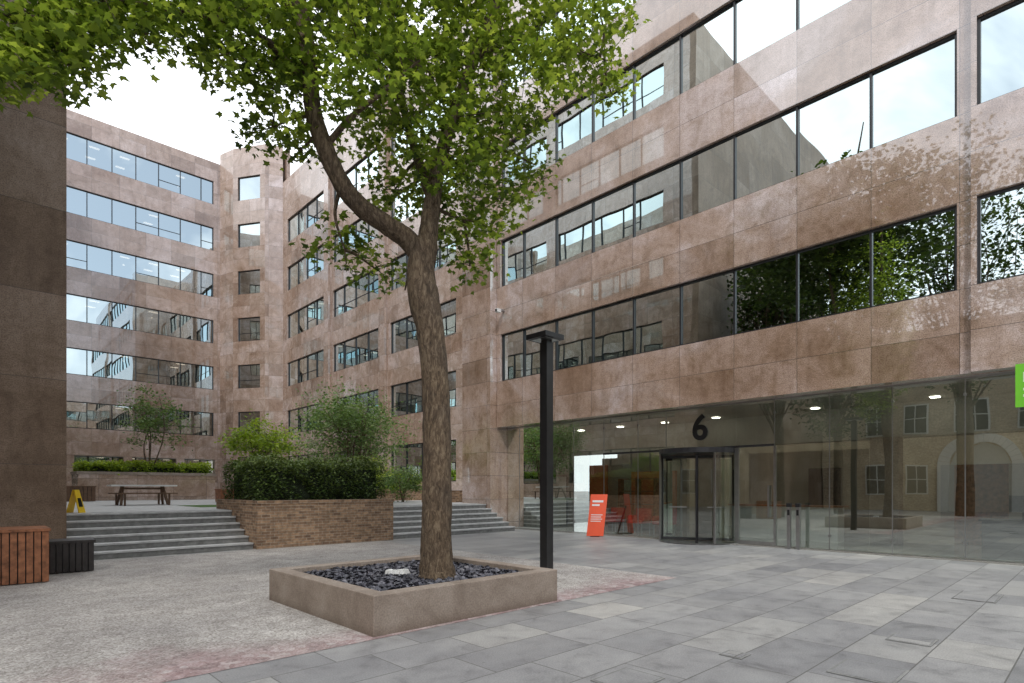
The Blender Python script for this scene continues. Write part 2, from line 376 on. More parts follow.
facade(st,gl,fr,inn,F2,2.1+9.0,[(.5,11.0)],rowsf(0,6),4.1,28.4,anchor=.95,blindp=.1,litp=.1,transoms=0)
st.box(15.35,20.5,17.32,19.1,0,28.4,'stone')
st.box(XF+.36,30,-9,17.30,28.0,28.3,'stone'); st.box(29.6,30,-9,17.3,0,28,'stone'); st.box(XF+.36,29.6,-9.3,-9.0,0,28,'stone')  # unseen roof slab and back wall, added to block light
st.box(XF-.05,XF+.5,2.12,17.3,28.405,28.6,'stone')
st.box(XF+.352,16.30,-8.9,17.3,4.104,4.3,'stone')
st.build('granite_walls',E); gl.build('window_glass',E); fr.build('window_frames',E); inn.build('interior_rooms',E)
# lobby
lb=MB()
lb.box(16.302,24,-8.9,17.3,4.08,4.3,'lobbyceil')
lb.box(16.0,24,-8.9,17.3,.004,.012,'lobbyfloor')
lb.box(23.9,24.1,-8.9,17.3,.012,4.08,'lobbywall')
lb.box(19.6,20.2,-8,17.3,3.1,4.08,'lobbyceil')
for y in (1.0,4.6,10.2): lb.box(19.3,19.9,y-.35,y+.35,.012,3.1,'concrete')
lb.box(21,21.15,5.4,9.3,.012,2.9,'lobbywall')
lb.box(20.9,20.99,6.2,7.2,.012,2.3,'black'); lb.box(20.9,20.99,2.0,3.2,.012,2.3,'wood')
lb.box(23.7,23.88,0,4.0,.6,2.4,'officewall')
lb.box(19.9,20.1,11.2,15.2,.012,2.9,'lobbywall'); lb.box(19.4,19.5,14.6,15.5,.012,2.6,'orange'); lb.box(19.75,19.88,11.6,13.6,.5,2.3,'orange')
lb.box(18.5,18.6,15.7,17.3,.012,4.0,'officewall'); lb.box(18.44,18.49,15.9,16.9,.012,2.2,'frame'); lb.box(18.42,18.44,15.98,16.82,.1,2.12,'blind')
for y in range(-7,17,3):
    lb.box(21.8,22.5,y,y+.7,4.05,4.075,'lobbylight')
for y in (3.2,6.2,9.4,11.4,13.4,15.4): lb.box(18.75,18.95,y,y+.2,4.05,4.075,'lobbylight')
lb.box(18.6,19.2,5.6,8.8,.012,1.05,'white'); lb.box(18.5,19.3,5.5,8.9,1.05,1.1,'wood')
for yy in (11.8,12.6,13.4): lb.box(18.6,18.95,yy,yy+.03,.012,2.0,'wood')
for zz in (.5,1.0,1.5,1.97): lb.box(18.6,18.95,11.83,13.4,zz,zz+.03,'wood')
lb.box(17.0,17.7,.2,2.1,.012,.86,'black'); lb.box(16.95,17.75,.15,2.15,.86,.90,'black')
lb.box(17.3,17.35,1.1,1.65,1.08,1.45,'black'); lb.box(17.3,17.35,1.32,1.42,.9,1.08,'black')
lb.build('lobby_interior',E)
GX=16.3
gg=MB(); fm=MB(); ZT=4.075
ys=[-8.9,-7.5,-6.1,-4.7,-3.3,-1.9,-.5,.9,2.3,3.7,5.1,6.5,7.6]
ys2=[9.9,10.96,12.37,13.75,15.2,16.6,17.3]
for seq in (ys,ys2):
    for a,b in zip(seq[:-1],seq[1:]):
        j=random.uniform(-.003,.003)
        gg.face([(GX+j,a+.006,.02),(GX-j,b-.006,.02),(GX-j,b-.006,ZT),(GX+j,a+.006,ZT)],'lobbyglass')
        fm.box(GX-.010,GX+.010,a-.011,a+.011,.02,ZT,'steel')
        for z in (.35,3.7): fm.box(GX-.02,GX+.06,a-.03,a+.03,z,z+.06,'steel')
gg.face([(GX,7.6,2.86),(GX,9.9,2.86),(GX,9.9,ZT),(GX,7.6,ZT)],'lobbyglass')
fm.box(GX-.05,GX+.05,6.5,12.37,2.80,2.86,'frame'); fm.box(GX-.03,GX+.03,-8.9,7.6,.0,.03,'steel'); fm.box(GX-.03,GX+.03,9.9,17.3,0,.03,'steel')
fm.box(GX-.03,GX+.03,-8.9,17.3,ZT,4.10,'steel')
fm.box(GX-.03,GX+.03,7.57,7.63,.03,2.8,'steel');fm.box(GX-.03,GX+.03,9.87,9.93,.03,2.8,'steel')
for y in (6.45,7.5): fm.box(GX-.05,GX-.01,y,y+.06,.03,2.8,'steel')
fm.box(GX-.05,GX-.01,6.51,7.5,.03,.12,'steel'); fm.box(GX-.09,GX-.05,6.62,6.66,.8,1.7,'steel')
fm.box(16.0,16.28,7.5,10.0,.013,.016,'stepd')
gg.build('lobby_glazing',E); fm.build('lobby_frames',E)
# revolving door
R=empty('revolving_door'); d=MB(); dg=MB(); cx,cy,r=16.15,8.75,1.08
d.cyl(cx,cy,2.66,2.80,r+.04,'frame',40); d.cyl(cx,cy,.018,.03,r+.04,'steel',40); d.cyl(cx,cy,.03,2.66,.035,'black',12)
for a0,a1 in ((math.radians(145),math.radians(215)),(math.radians(-35),math.radians(35))):
    dg.cyl(cx,cy,.03,2.66,r,'doorglass',12,cap=False,a0=a0+math.pi/2,a1=a1+math.pi/2)
    for a in (a0,a1):
        a+=math.pi/2; d.beam((cx+r*math.cos(a),cy+r*math.sin(a),.03),(cx+r*math.cos(a),cy+r*math.sin(a),2.66),.05,.05,'steel')
for q in range(4):
    a=math.radians(28+90*q); c,s=math.cos(a),math.sin(a); e=r-.06
    dg.face([(cx+.04*c,cy+.04*s,.1),(cx+e*c,cy+e*s,.1),(cx+e*c,cy+e*s,2.5),(cx+.04*c,cy+.04*s,2.5)],'doorglass')
    d.beam((cx+e*c,cy+e*s,.05),(cx+e*c,cy+e*s,2.62),.05,.04,'frame')
    for z in (.09,2.58): d.beam((cx+.03*c,cy+.03*s,z),(cx+e*c,cy+e*s,z),.04,.08,'frame')
    d.beam((cx+.3*c,cy+.3*s,1.05),(cx+(e-.2)*c,cy+(e-.2)*s,1.05),.03,.03,'steel')
d.build('door_frame',R); dg.build('door_glass',R)
cu=bpy.data.curves.new('six','FONT'); cu.body='6'; cu.size=1.08; cu.extrude=.01; cu.align_x='CENTER'; cu.align_y='CENTER'; cu.offset=.022
to=bpy.data.objects.new('tmp6',cu); scene.collection.objects.link(to)
bpy.context.view_layer.update(); me=bpy.data.meshes.new_from_object(to.evaluated_get(bpy.context.evaluated_depsgraph_get()))
bpy.data.objects.remove(to); no=bpy.data.objects.new('building_number_sign',me); scene.collection.objects.link(no); me.materials.clear(); me.materials.append(M['black'])
no.location=(GX-.03,8.72,3.44); no.rotation_euler=(math.radians(90),0,math.radians(-90))
# ---------------- rear wing
E=empty('office_building'); st,gl,fr,inn=MB(),MB(),MB(),MB()
F3=(18.7,19.1,0,1,1,0); o=19.1
facade(st,gl,fr,inn,F3,46.3-o,[(1.0,4.0),(23.8-o,30.2-o),(31.4-o,37.6-o),(38.8-o,45.4-o)],[(2.0,4.2)]+rowsf(0,5),1.0,26.3,stonek='stoneB',mod=1.6,litp=.3)
for y in (30.45,37.85): st.box(18.45,18.698,y,y+.7,1.0,26.3,'stoneB')
st.box(19.06,30,19.11,51,25.9,26.1,'stoneB'); st.box(21,21.3,20,51,26.1,29.2,'stoneB')
pts=[(15.4,51.0),(15.9,49.4),(17.5,46.9),(18.698,46.3)]
for i,(a,b) in enumerate(zip(pts[:-1],pts[1:])):
    dx,dy=b[0]-a[0],b[1]-a[1]; l=math.hypot(dx,dy); tx,ty=dx/l,dy/l; nx,ny=-ty,tx
    if nx*(-1)+ny*(-1)>0: nx,ny=-nx,-ny
    FF=(a[0],a[1],tx,ty,nx,ny)
    if i==1: facade(st,gl,fr,inn,FF,l,[(.45,l-.45)],[(2.0,4.2)]+rowsf(0,6),1.0,29.2,stonek='stoneB',mod=3,litp=.8,rooms=False)
    else: st.fbox(FF,0,l,0,.35,1.0,29.2,'stoneB')
st.face([(15.4,51,29.2),(15.9,49.4,29.2),(17.5,46.9,29.2),(18.7,46.3,29.2),(21,51,29.2)],'stoneB')
st.box(19.0,19.3,46.3,51.5,26,29.2,'stoneB')
st.box(16.4,19.4,50.2,50.4,1,29.1,'officewall')
F4=(1.7,51.0,1,0,0,1)
facade(st,gl,fr,inn,F4,15.4-1.7,[(.3,13.2)],rowsf(0,6),4.0,28.4,stonek='stoneB',mod=1.5,litp=.35,blindp=.1)
for x in (1.7,5.2,8.7,12.2,15.0): st.box(x,x+.55,51.0,51.6,1.0,4.0,'stoneB')
gl.face([(1.7,52.2,1.0),(15.4,52.2,1.0),(15.4,52.2,4.0),(1.7,52.2,4.0)],'glass')
for x in np.arange(2.2,15.4,1.5): fr.box(x-.04,x+.04,52.12,52.28,1.0,4.0,'frame')
inn.box(1.7,15.4,55,55.1,1,4,'officewall'); inn.box(1.7,15.4,51.4,55,4.0,4.1,'officeceil'); inn.box(1.7,15.4,51.4,55,.9,1.0,'officewall')
for x in np.arange(3,15,2.2): inn.box(x,x+.4,53,53.4,3.95,3.99,'light')
st.box(1.7,15.4,56,56.4,1,28.4,'stoneB'); st.box(1.7,15.5,51.36,56,28.0,28.2,'stoneB')
st.build('granite_walls',E); gl.build('window_glass',E); fr.build('window_frames',E); inn.build('interior_rooms',E)
# ---------------- left block
E=empty('office_building'); st,gl,fr,inn=MB(),MB(),MB(),MB()
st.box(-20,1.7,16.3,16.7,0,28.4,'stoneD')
F5=(1.7,16.7,0,1,-1,0)
facade(st,gl,fr,inn,F5,34.3,[(1.5,10),(11.2,20),(21.2,33)],[(2,4.2)]+rowsf(0,6),0.0,28.4,stonek='stoneB',mod=1.6,rooms=False)
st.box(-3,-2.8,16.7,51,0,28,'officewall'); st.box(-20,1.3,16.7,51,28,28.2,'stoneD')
st.build('granite_walls',E); gl.build('window_glass',E); fr.build('window_frames',E)
# ---------------- opposite brick building (seen reflected)
E=empty('brick_building'); bk,wf=MB(),MB()
bk.box(-30,-18,-26,16.2,0,12.5,'brick2'); bk.box(-30,-17.8,-26,16.2,12.5,12.9,'concrete')
for y in np.arange(-24,15,3.0):
    for z in (1.2,5.6,9.2):
        if z<2 and 3<y<9: continue
        wf.box(-18.02,-17.93,y,y+1.5,z,z+2.2,'white'); wf.box(-17.94,-17.9,y+.1,y+1.4,z+.1,z+2.1,'frame'); wf.box(-17.9,-17.88,y+.72,y+.78,z+.1,z+2.1,'white'); wf.box(-17.9,-17.88,y+.1,y+1.4,z+1.1,z+1.16,'white')
n=18; yc,zc=6.3,3.3
for i in range(n):
    a0=math.pi*i/n;a1=math.pi*(i+1)/n-.01
    q=lambda r,a,x:(x,yc+r*math.cos(a),zc+r*math.sin(a))
    wf.hexa([q(1.5,a0,-18.0),q(2.1,a0,-18.0),q(2.1,a1,-18.0),q(1.5,a1,-18.0),q(1.5,a0,-17.7),q(2.1,a0,-17.7),q(2.1,a1,-17.7),q(1.5,a1,-17.7)],'white')
wf.box(-18,-17.7,yc-2.1,yc-1.5,0,zc,'white'); wf.box(-18,-17.7,yc+1.5,yc+2.1,0,zc,'white')
wf.face([(-17.96,yc-1.5,0),(-17.96,yc+1.5,0),(-17.96,yc+1.5,zc),(-17.96,yc+1.06,zc+1.06),(-17.96,yc,zc+1.5),(-17.96,yc-1.06,zc+1.06),(-17.96,yc-1.5,zc)],'blind')
bk.build('brick_walls',E); wf.build('windows',E)
E=empty('office_building'); st,gl,fr,inn=MB(),MB(),MB(),MB()
F6=(-14,-26,1,0,0,-1)
facade(st,gl,fr,inn,F6,60,[(1,19),(20,39),(40,59)],rowsf(0,3),0,17,stonek='stoneB',mod=1.7,rooms=False)
st.box(-14,46,-30,-29.8,0,16.6,'officewall'); st.box(-14,46,-30,-26.4,16.6,16.8,'stoneB')
st.build('granite_walls',E); gl.build('window_glass',E); fr.build('window_frames',E)
# ------------------------------------------------------------ plaza & steps
g=MB(); g.box(1.7,18.7,17.9,56,.2,.99,'paving'); g.face([(1.7,17.9,1.0),(18.7,17.9,1.0),(18.7,51.6,1.0),(1.7,51.6,1.0)],'step'); g.build('upper_pavement')
g=MB(); g.face([(5.6,20.5,1.006),(8.6,20.5,1.006),(8.6,23.5,1.006),(5.6,23.5,1.006)],'lawn'); g.build('lawn')
def stairs(x0,x1):
    b=MB()
    for i in range(6):
        y0=15.85+.34*i; z0=.165*i; z1=z0+.165
        b.box(x0,x1,y0+.03,17.92,z0,z1-.045,'stepd'); b.box(x0,x1,y0,17.92,z1-.045,z1+(.002 if i==5 else 0),'step')  # risers coloured darker than treads, their shade put into the colour
    b.build('stone_steps',bevel=.006)
stairs(1.72,5.62); stairs(9.78,15.34)
b=MB()
x0,x1,y0,y1=5.63,9.77,15.6,19.0
b.box(x0,x1,y0,y0+.3,0,1.2,'brick'); b.box(x0,x1,y1-.3,y1,0,1.2,'brick'); b.box(x0,x0+.3,y0+.3,y1-.3,0,1.2,'brick'); b.box(x1-.3,x1,y0+.3,y1-.3,0,1.2,'brick')
b.box(x0-.015,x1+.015,y0-.015,y0+.31,1.2,1.29,'brick'); b.box(x0-.015,x1+.015,y1-.31,y1+.015,1.2,1.29,'brick'); b.box(x0-.015,x0+.31,y0+.31,y1-.31,1.2,1.29,'brick'); b.box(x1-.31,x1+.015,y0+.31,y1-.31,1.2,1.29,'brick')
b.box(x0+.3,x1-.3,y0+.3,y1-.3,.9,1.2,'soil'); b.build('brick_planter')
def hedge(name,x0,x1,y0,y1,z0,z1,n,size,matk,lump=.12):
    E=empty(name)
    c=MB(); k=.22; c.box(x0+k,x1-k,y0+k,y1-k,z0,z1-k,'core'); c.build('hedge_core',E)
    A=[(x1-x0)*(z1-z0)*1.2,(y1-y0)*(z1-z0)*1.2,(x1-x0)*(y1-y0)]; s=sum(A); pts=[]
    for _ in range(n):
        r=random.random()*s; u,v=random.random(),random.random(); dep=abs(random.gauss(0,.10))
        if r<A[0]: p=[x0+u*(x1-x0),y0+dep,z0+v*(z1-z0)]
        elif r<A[0]+A[1]: p=[x0+dep if random.random()<.7 else x1-dep,y0+u*(y1-y0),z0+v*(z1-z0)]
        else: p=[x0+u*(x1-x0),y0+v*(y1-y0),z1-dep]
        w=math.sin(p[0]*3.1+p[1]*2.3)*math.sin(p[0]*1.3-p[2]*2.9+p[1])+.5*math.sin(p[0]*7.3+p[1]*5+p[2]*6)
        p[2]+=w*lump*.8*(p[2]-z0)/(z1-z0); p[1]+=w*lump*.7; p[0]+=w*lump*.5
        pts.append(p)
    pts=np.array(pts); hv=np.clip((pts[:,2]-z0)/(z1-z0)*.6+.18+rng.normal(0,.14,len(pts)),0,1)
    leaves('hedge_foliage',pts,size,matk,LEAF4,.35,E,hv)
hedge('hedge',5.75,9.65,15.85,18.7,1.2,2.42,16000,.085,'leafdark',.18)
b=MB(); b.box(4.2,10.6,36,38.2,1.0,2.35,'stoneB'); b.box(4.15,10.65,35.95,38.25,2.35,2.5,'concrete'); b.build('stone_planter')
hedge('hedge',4.3,10.5,36.1,38.1,2.4,3.0,5000,.16,'leaflime',.2)
b=MB(); b.box(11.5,17.8,25.5,27,1.0,1.6,'brick'); b.build('brick_planter')
hedge('low_shrubs',11.6,17.7,25.4,26.9,1.5,2.2,4500,.14,'leaflime',.3)
b=MB(); b.box(15.0,18.2,20.5,21.6,1.0,1.5,'brick'); b.box(15.05,18.15,20.55,21.55,1.5,1.53,'soil'); b.build('brick_planter')
# ------------------------------------------------------------ tree helpers
def smoothpath(ps,n=5):
    out=[]
    for i in range(len(ps)-1):
        p0=ps[max(i-1,0)];p1=ps[i];p2=ps[i+1];p3=ps[min(i+2,len(ps)-1)]
        for j in range(n):
            t=j/n
            q=[.5*((2*b)+(-a+c)*t+(2*a-5*b+4*c-d)*t*t+(-a+3*b-3*c+d)*t**3) for a,b,c,d in zip(p0,p1,p2,p3)]
            out.append(q)
    out.append(list(ps[-1])); return out
def limb(mb,ps,n=12,jit=.05,res=6):
    s=smoothpath([list(p[0])+[p[1]] for p in ps],res)
    mb.tube([q[:3] for q in s],[max(q[3],.004) for q in s],'bark',n,jit)
    return [Vector(q[:3]) for q in s]
def twig(mb,a,b,r0,r1,n=5):
    a=Vector(a);b=Vector(b);m=(a+b)/2+Vector((random.uniform(-1,1),random.uniform(-1,1),random.uniform(.2,1)))*(b-a).length*.12
    pts=smoothpath([list(a)+[r0],list(m)+[(r0+r1)/2],list(b)+[r1]],4)
    mb.tube([q[:3] for q in pts],[q[3] for q in pts],'bark',n)
def small_tree(name,base,h,rad,zc,rz,nl,size,matk,stems=4,shape=LEAF4):
    E=empty(name); tb=MB(); base=Vector(base); tips=[]
    for i in range(stems):
        a=2*math.pi*i/stems+random.random(); rr=rad*random.uniform(.2,.6)
        tip=base+Vector((math.cos(a)*rr,math.sin(a)*rr,zc-base.z+rz*random.uniform(.2,.8)))
        twig(tb,base+Vector((math.cos(a)*.05,math.sin(a)*.05,0)),tip,.045*h/4,.012); tips.append(tip)
    cl=[]
    nc=max(12,nl//60)
    while len(cl)<nc:
        v=Vector((random.gauss(0,1),random.gauss(0,1),random.gauss(0,1))).normalized()*(random.random()**.45)
        c=Vector((base.x+v.x*rad,base.y+v.y*rad,zc+v.z*rz)); cl.append(c)
        if random.random()<.6:
            t=min(tips,key=lambda q:(q-c).length); twig(tb,base.lerp(t,random.uniform(.5,.95)),c,.012,.004,4)
    tb.build('trunk',E,True)
    pts=[];val=[]
    for c in cl:
        k=int(nl/nc*random.uniform(.4,1.6)); vv=random.uniform(.25,.75)
        s=rad*random.uniform(.12,.22)
        for _ in range(k):
            pts.append((c.x+random.gauss(0,s),c.y+random.gauss(0,s),c.z+random.gauss(0,s*.7))); val.append(vv)
    leaves('foliage',np.array(pts),size,matk,shape,.4,E,np.array(val))
small_tree('small_tree',(10.9,20.3,1.0),4.4,2.05,3.9,1.5,10500,.12,'leafgrey',6)
small_tree('japanese_maple',(9.2,25.0,1.0),3.4,1.35,3.6,.95,4200,.15,'leaflime',4)
small_tree('small_tree',(7.5,37,2.3),4,1.7,5.2,1.9,2800,.17,'leafgrey',4)
small_tree('shrub',(14.6,22.5,1.0),2,1.0,2.0,.8,2200,.12,'leafgrey',4)
small_tree('shrub',(16.6,29,1.0),2,1.2,2.6,1.0,2500,.14,'leaflime',4)
# ------------------------------------------------------------ main tree
T=empty('plane_tree'); tb=MB()
trunk=limb(tb,[(P(437,585,8.0),.33),(P(437,572,8.0),.25),(P(436,545,8.0),.215),(P(437,480,8.0),.20),(P(436,400,8.0),.19),(P(431,335,8.0),.19),(P(424,300,8.0),.215),(P(421,270,8.0),.19),(P(425,243,8.0),.18)],20,.05)
l1=limb(tb,[(P(424,262,8.0),.15),(P(408,240,8.0),.14),(P(385,224,7.9),.13),(P(362,208,7.8),.125),(P(342,184,7.7),.12),(P(325,148,7.6),.115),(P(313,110,7.6),.11),(P(309,60,7.5),.10),(P(302,15,7.5),.09),(P(290,-50,7.4),.08),(P(272,-130,7.4),.06),(P(240,-230,7.5),.035)],14,.04)
l2=limb(tb,[(P(425,262,8.0),.155),(P(428,236,8.0),.135),(P(432,205,8.1),.12),(P(440,160,8.2),.10),(P(455,110,8.3),.085),(P(474,60,8.4),.075),(P(492,15,8.5),.07),(P(512,-45,8.6),.06),(P(535,-150,8.8),.045),(P(540,-280,9),.03)],14,.04)
l3=limb(tb,[(P(311,95,7.6),.06),(P(288,62,7.5),.05),(P(262,38,7.3),.045),(P(222,20,7.0),.04),(P(170,12,6.8),.034),(P(110,0,6.5),.025),(P(40,18,6.3),.014)],9,.05)
l4=limb(tb,[(P(432,200,8.1),.075),(P(415,150,8.6),.065),(P(400,90,9.0),.06),(P(392,20,9.3),.055),(P(390,-80,9.5),.05),(P(400,-200,9.5),.035),(P(410,-330,9.4),.02)],10,.05)
l5=limb(tb,[(P(474,60,8.4),.05),(P(510,40,8.5),.04),(P(555,45,8.7),.03),(P(605,60,9.0),.012)],8,.05)
l6=limb(tb,[(P(440,165,8.2),.05),(P(465,160,8.8),.04),(P(500,150,9.3),.028),(P(535,165,9.6),.012)],8,.05)
l7=limb(tb,[(P(302,15,7.5),.05),(P(250,-25,7.0),.045),(P(190,-50,6.7),.035),(P(120,-60,6.4),.025),(P(40,-40,6.2),.012)],8,.05)
l8=limb(tb,[(P(432,205,8.1),.035),(P(450,215,8.4),.025),(P(475,222,8.7),.010)],8,.05)
l9=limb(tb,[(P(342,184,7.7),.03),(P(335,215,7.9),.022),(P(345,250,8.1),.010)],8,.05)
l10=limb(tb,[(P(325,148,7.6),.045),(P(350,118,7.4),.036),(P(385,90,7.3),.028),(P(420,60,7.2),.012)],8,.05)
allp=[l1,l2,l3,l4,l5,l6,l7,l8,l9,l10]; lp=[p for l in allp for p in l]
blobs=[
(430,55,8.6,95,75,1.3,1.15),(360,50,7.4,75,70,1.1,1.1),(505,55,8.5,85,75,1.3,1.2),(570,40,8.9,50,52,1.0,1.2),(603,75,9.2,32,26,.6,1.1),(600,15,9,36,34,.8,1.2),(612,95,9.2,16,14,.4,.8),
(440,140,8.2,70,52,1.1,1.2),(505,135,9.0,48,44,.9,1.25),(540,180,9.6,24,22,.5,1.0),(375,125,8.8,52,44,.9,.85),(395,190,8.9,48,36,.8,.9),(470,185,8.6,45,30,.7,1.1),
(343,243,8.1,34,32,.6,1.2),(374,268,8.5,34,20,.5,1.0),(465,232,8.6,44,32,.7,1.35),(498,200,9.1,42,30,.6,1.2),(470,266,8.5,24,17,.3,1.1),(405,290,8.7,14,10,.3,.5),
(285,70,7.6,44,52,.8,1.3),(272,128,7.7,34,28,.5,1.3),(300,150,7.9,24,18,.4,1.0),(232,48,7.2,50,40,.7,1.3),(250,5,7.2,60,40,.8,1.3),(175,15,6.8,58,28,.6,1.35),(110,12,6.6,52,34,.6,1.35),
(45,25,6.4,58,42,.7,1.5),(15,66,6.3,42,28,.5,1.5),(72,72,6.3,26,26,.4,1.3),(-40,50,6.2,50,50,.7,.9),(92,36,6.4,30,24,.4,1.1),(150,45,6.7,24,16,.3,.8),
(330,-40,7.5,130,60,1.4,.75),(470,-40,8.5,130,60,1.5,.75),(160,-50,6.8,110,45,1.0,.6),(40,-50,6.4,90,50,.9,.6),(600,-60,9,60,50,1,.6)]
cl=[]
for (px,py,D,rx,ry,rd,w) in blobs:
    nc=int(rx*ry/37.0*w*.86)
    cen=P(px,py,D); near=min(lp,key=lambda q:(q-cen).length)
    if (near-cen).length>.35: twig(tb,near,cen,.028,.012,6)
    for _ in range(nc):
        v=Vector((random.gauss(0,1),random.gauss(0,1),random.gauss(0,1))).normalized()*(random.random()**.42)
        if math.sin(v.x*6+px*.1)*math.sin(v.y*6+py*.13)*math.sin(v.z*4+px*.07)<-.30: continue
        c=P(px+v.x*rx,py+v.y*ry,D+v.z*rd)
        cl.append((c,.11))
        if random.random()<.22:
            near2=min((q for q in lp[::2]+[cen]),key=lambda q:(q-c).length); twig(tb,near2,c,.010,.004,4)
for _ in range(1050):
    v=Vector((random.gauss(0,1),random.gauss(0,1),random.gauss(0,1))).normalized()*(random.random()**.5)
    c=Vector((3.8+v.x*3.9,8.2+v.y*5.0,12.6+v.z*2.9)); cl.append((c,.2))
tb.tube([P(390,-80,9.5),P(420,-400,8.8),P(425,-520,8.6)],[.06,.04,.02],'bark',8)
tb.build('trunk_and_branches',T,True)
pts=[];val=[];siz=[]
for c,s in cl:
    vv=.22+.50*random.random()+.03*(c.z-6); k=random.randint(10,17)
    for _ in range(k):
        pts.append((c.x+random.gauss(0,s*1.15),c.y+random.gauss(0,s*1.15),c.z+random.gauss(0,s*.9))); val.append(min(max(vv,.05),.9)); siz.append(.096 if s<.15 else .2)
pts=np.array(pts); siz=np.array(siz); val=np.array(val); sm=siz<.15
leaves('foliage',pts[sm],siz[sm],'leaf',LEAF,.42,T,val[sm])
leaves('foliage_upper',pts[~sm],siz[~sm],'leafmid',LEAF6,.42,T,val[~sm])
def big_tree(base,h,rad,nl,zc=.62,zr=.38):
    E=empty('plane_tree'); t=MB(); b=Vector(base)
    limb(t,[(b,.3),(b+Vector((0,0,h*.3)),.22),(b+Vector((.3,.2,h*.6)),.12),(b+Vector((.2,.1,h*.9)),.04)],10)
    pts=[];val=[]
    for _ in range(nl//22):
        v=Vector((random.gauss(0,1),random.gauss(0,1),random.gauss(0,1))).normalized()*(random.random()**.4)
        c=b+Vector((v.x*rad,v.y*rad,h*zc+v.z*h*zr)); vv=random.uniform(.1,.9)
        if random.random()<.25: twig(t,b+Vector((.1,.1,h*random.uniform(.25,.6))),c,.05,.01,5)
        for _ in range(22): pts.append((c.x+random.gauss(0,.33),c.y+random.gauss(0,.33),c.z+random.gauss(0,.28))); val.append(vv)
    t.build('trunk',E,True); leaves('foliage',np.array(pts),.28,'leafmid',LEAF4,.4,E,np.array(val))
big_tree((-2.0,13.5,0),17.5,2.4,8000,.68,.32); big_tree((-7.5,12.2,0),18,3.2,8000); big_tree((-10,6,0),22,3.8,8000,.66,.34); big_tree((-11,-3,0),13,3.6,6000); big_tree((-12,-12,0),12,4,5000)
# ------------------------------------------------------------ stone tree planter
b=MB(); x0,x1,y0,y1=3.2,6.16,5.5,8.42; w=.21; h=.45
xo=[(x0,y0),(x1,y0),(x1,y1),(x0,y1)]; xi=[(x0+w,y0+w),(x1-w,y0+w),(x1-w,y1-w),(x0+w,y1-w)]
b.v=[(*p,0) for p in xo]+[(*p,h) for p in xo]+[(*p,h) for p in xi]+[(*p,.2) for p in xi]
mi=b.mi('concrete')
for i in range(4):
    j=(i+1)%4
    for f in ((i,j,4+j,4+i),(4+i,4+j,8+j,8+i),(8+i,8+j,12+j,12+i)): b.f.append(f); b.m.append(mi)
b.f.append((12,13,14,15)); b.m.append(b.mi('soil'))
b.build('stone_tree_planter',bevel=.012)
b=MB(); b.box(x0+w+.002,x1-w-.002,y0+w+.002,y1-w-.002,.21,.345,'soil'); b.build('soil')
n=9000; cc=np.column_stack([rng.uniform(x0+w+.03,x1-w-.03,n),rng.uniform(y0+w+.03,y1-w-.03,n),rng.uniform(.345,.385,n)])
CH5=np.array([(-.5,-.3,0),(.1,-.5,.1),(.55,-.1,0),(.3,.4,.12),(-.35,.35,0)])
leaves('slate_chips',cc,.07,'slate',CH5,.35)
b=MB()
for i in range(6):
    q=P(398+random.uniform(-9,9),568+random.uniform(-2,2),8.2); q.z=.40
    b.hexa([(q.x+dx*.06+random.uniform(-.02,.02),q.y+dy*.05,q.z+dz*.05+random.uniform(-.01,.01)) for dx,dy,dz in ((-1,-1,-1),(1,-1,-1),(1,1,-1),(-1,1,-1),(-.7,-.7,1),(.7,-.7,1),(.7,.7,1),(-.7,.7,1))],'white')
b.build('white_stones')
b=MB(); lx,ly=7.57,7.02; s=.085
b.box(lx-s,lx+s,ly-s,ly+s,.012,4.22,'black'); b.box(lx-.15,lx+.15,ly-.15,ly+.15,0.005,.012,'black')
b.box(lx-.26,lx+.22,ly-.22,ly+.26,4.27,4.36,'black'); b.box(lx-.07,lx+.07,ly-.07,ly+.07,4.22,4.27,'black'); b.box(lx-.2,lx+.16,ly-.16,ly+.2,4.262,4.268,'steel')
b.build('street_lamp',bevel=.004)
def slatbox(name,x0,x1,y0,y1,z0,z1,k,k2,ns=9):
    b=MB(); b.box(x0+.04,x1-.04,y0+.04,y1-.04,z0+.03,z1-.06,k2)
    w=(x1-x0)/ns
    for i in range(ns):
        for yy in (y0,y1-.03): b.box(x0+i*w+.008,x0+(i+1)*w-.008,yy,yy+.03,z0+.02,z1-.05,k)
    ns2=max(3,int((y1-y0)/w)); w2=(y1-y0-.08)/ns2
    for i in range(ns2):
        for xx in (x0,x1-.03): b.box(xx,xx+.03,y0+.04+i*w2+.008,y0+.04+(i+1)*w2-.008,z0+.02,z1-.05,k)
    b.box(x0-.02,x1+.02,y0-.02,y1+.02,z1-.05,z1,k)
    b.build(name,bevel=.003)
slatbox('wooden_litter_bin',.05,1.08,12.6,13.5,0,.93,'wood','wooddark',10)
slatbox('dark_wooden_box',1.17,1.86,13.7,14.35,0,.62,'wooddark','black',7)
slatbox('wooden_planter_box',8.3,9.3,27.4,28.2,1.0,1.6,'wood','soil',8)
slatbox('dark_wooden_bench',3.0,4.6,33.5,34.2,1.0,1.75,'woodleg','black',10)
b=MB(); tx,ty=4.9,25.2
b.box(tx-1.05,tx+1.05,ty-.45,ty+.45,1.70,1.755,'white')
for sx in (-.75,.75):
    b.beam((tx+sx,ty-.4,1.0),(tx+sx*.85,ty-.1,1.7),.08,.06,'woodleg'); b.beam((tx+sx,ty+.4,1.0),(tx+sx*.85,ty+.1,1.7),.08,.06,'woodleg')
b.beam((tx-.66,ty,1.62),(tx+.66,ty,1.62),.07,.07,'woodleg')
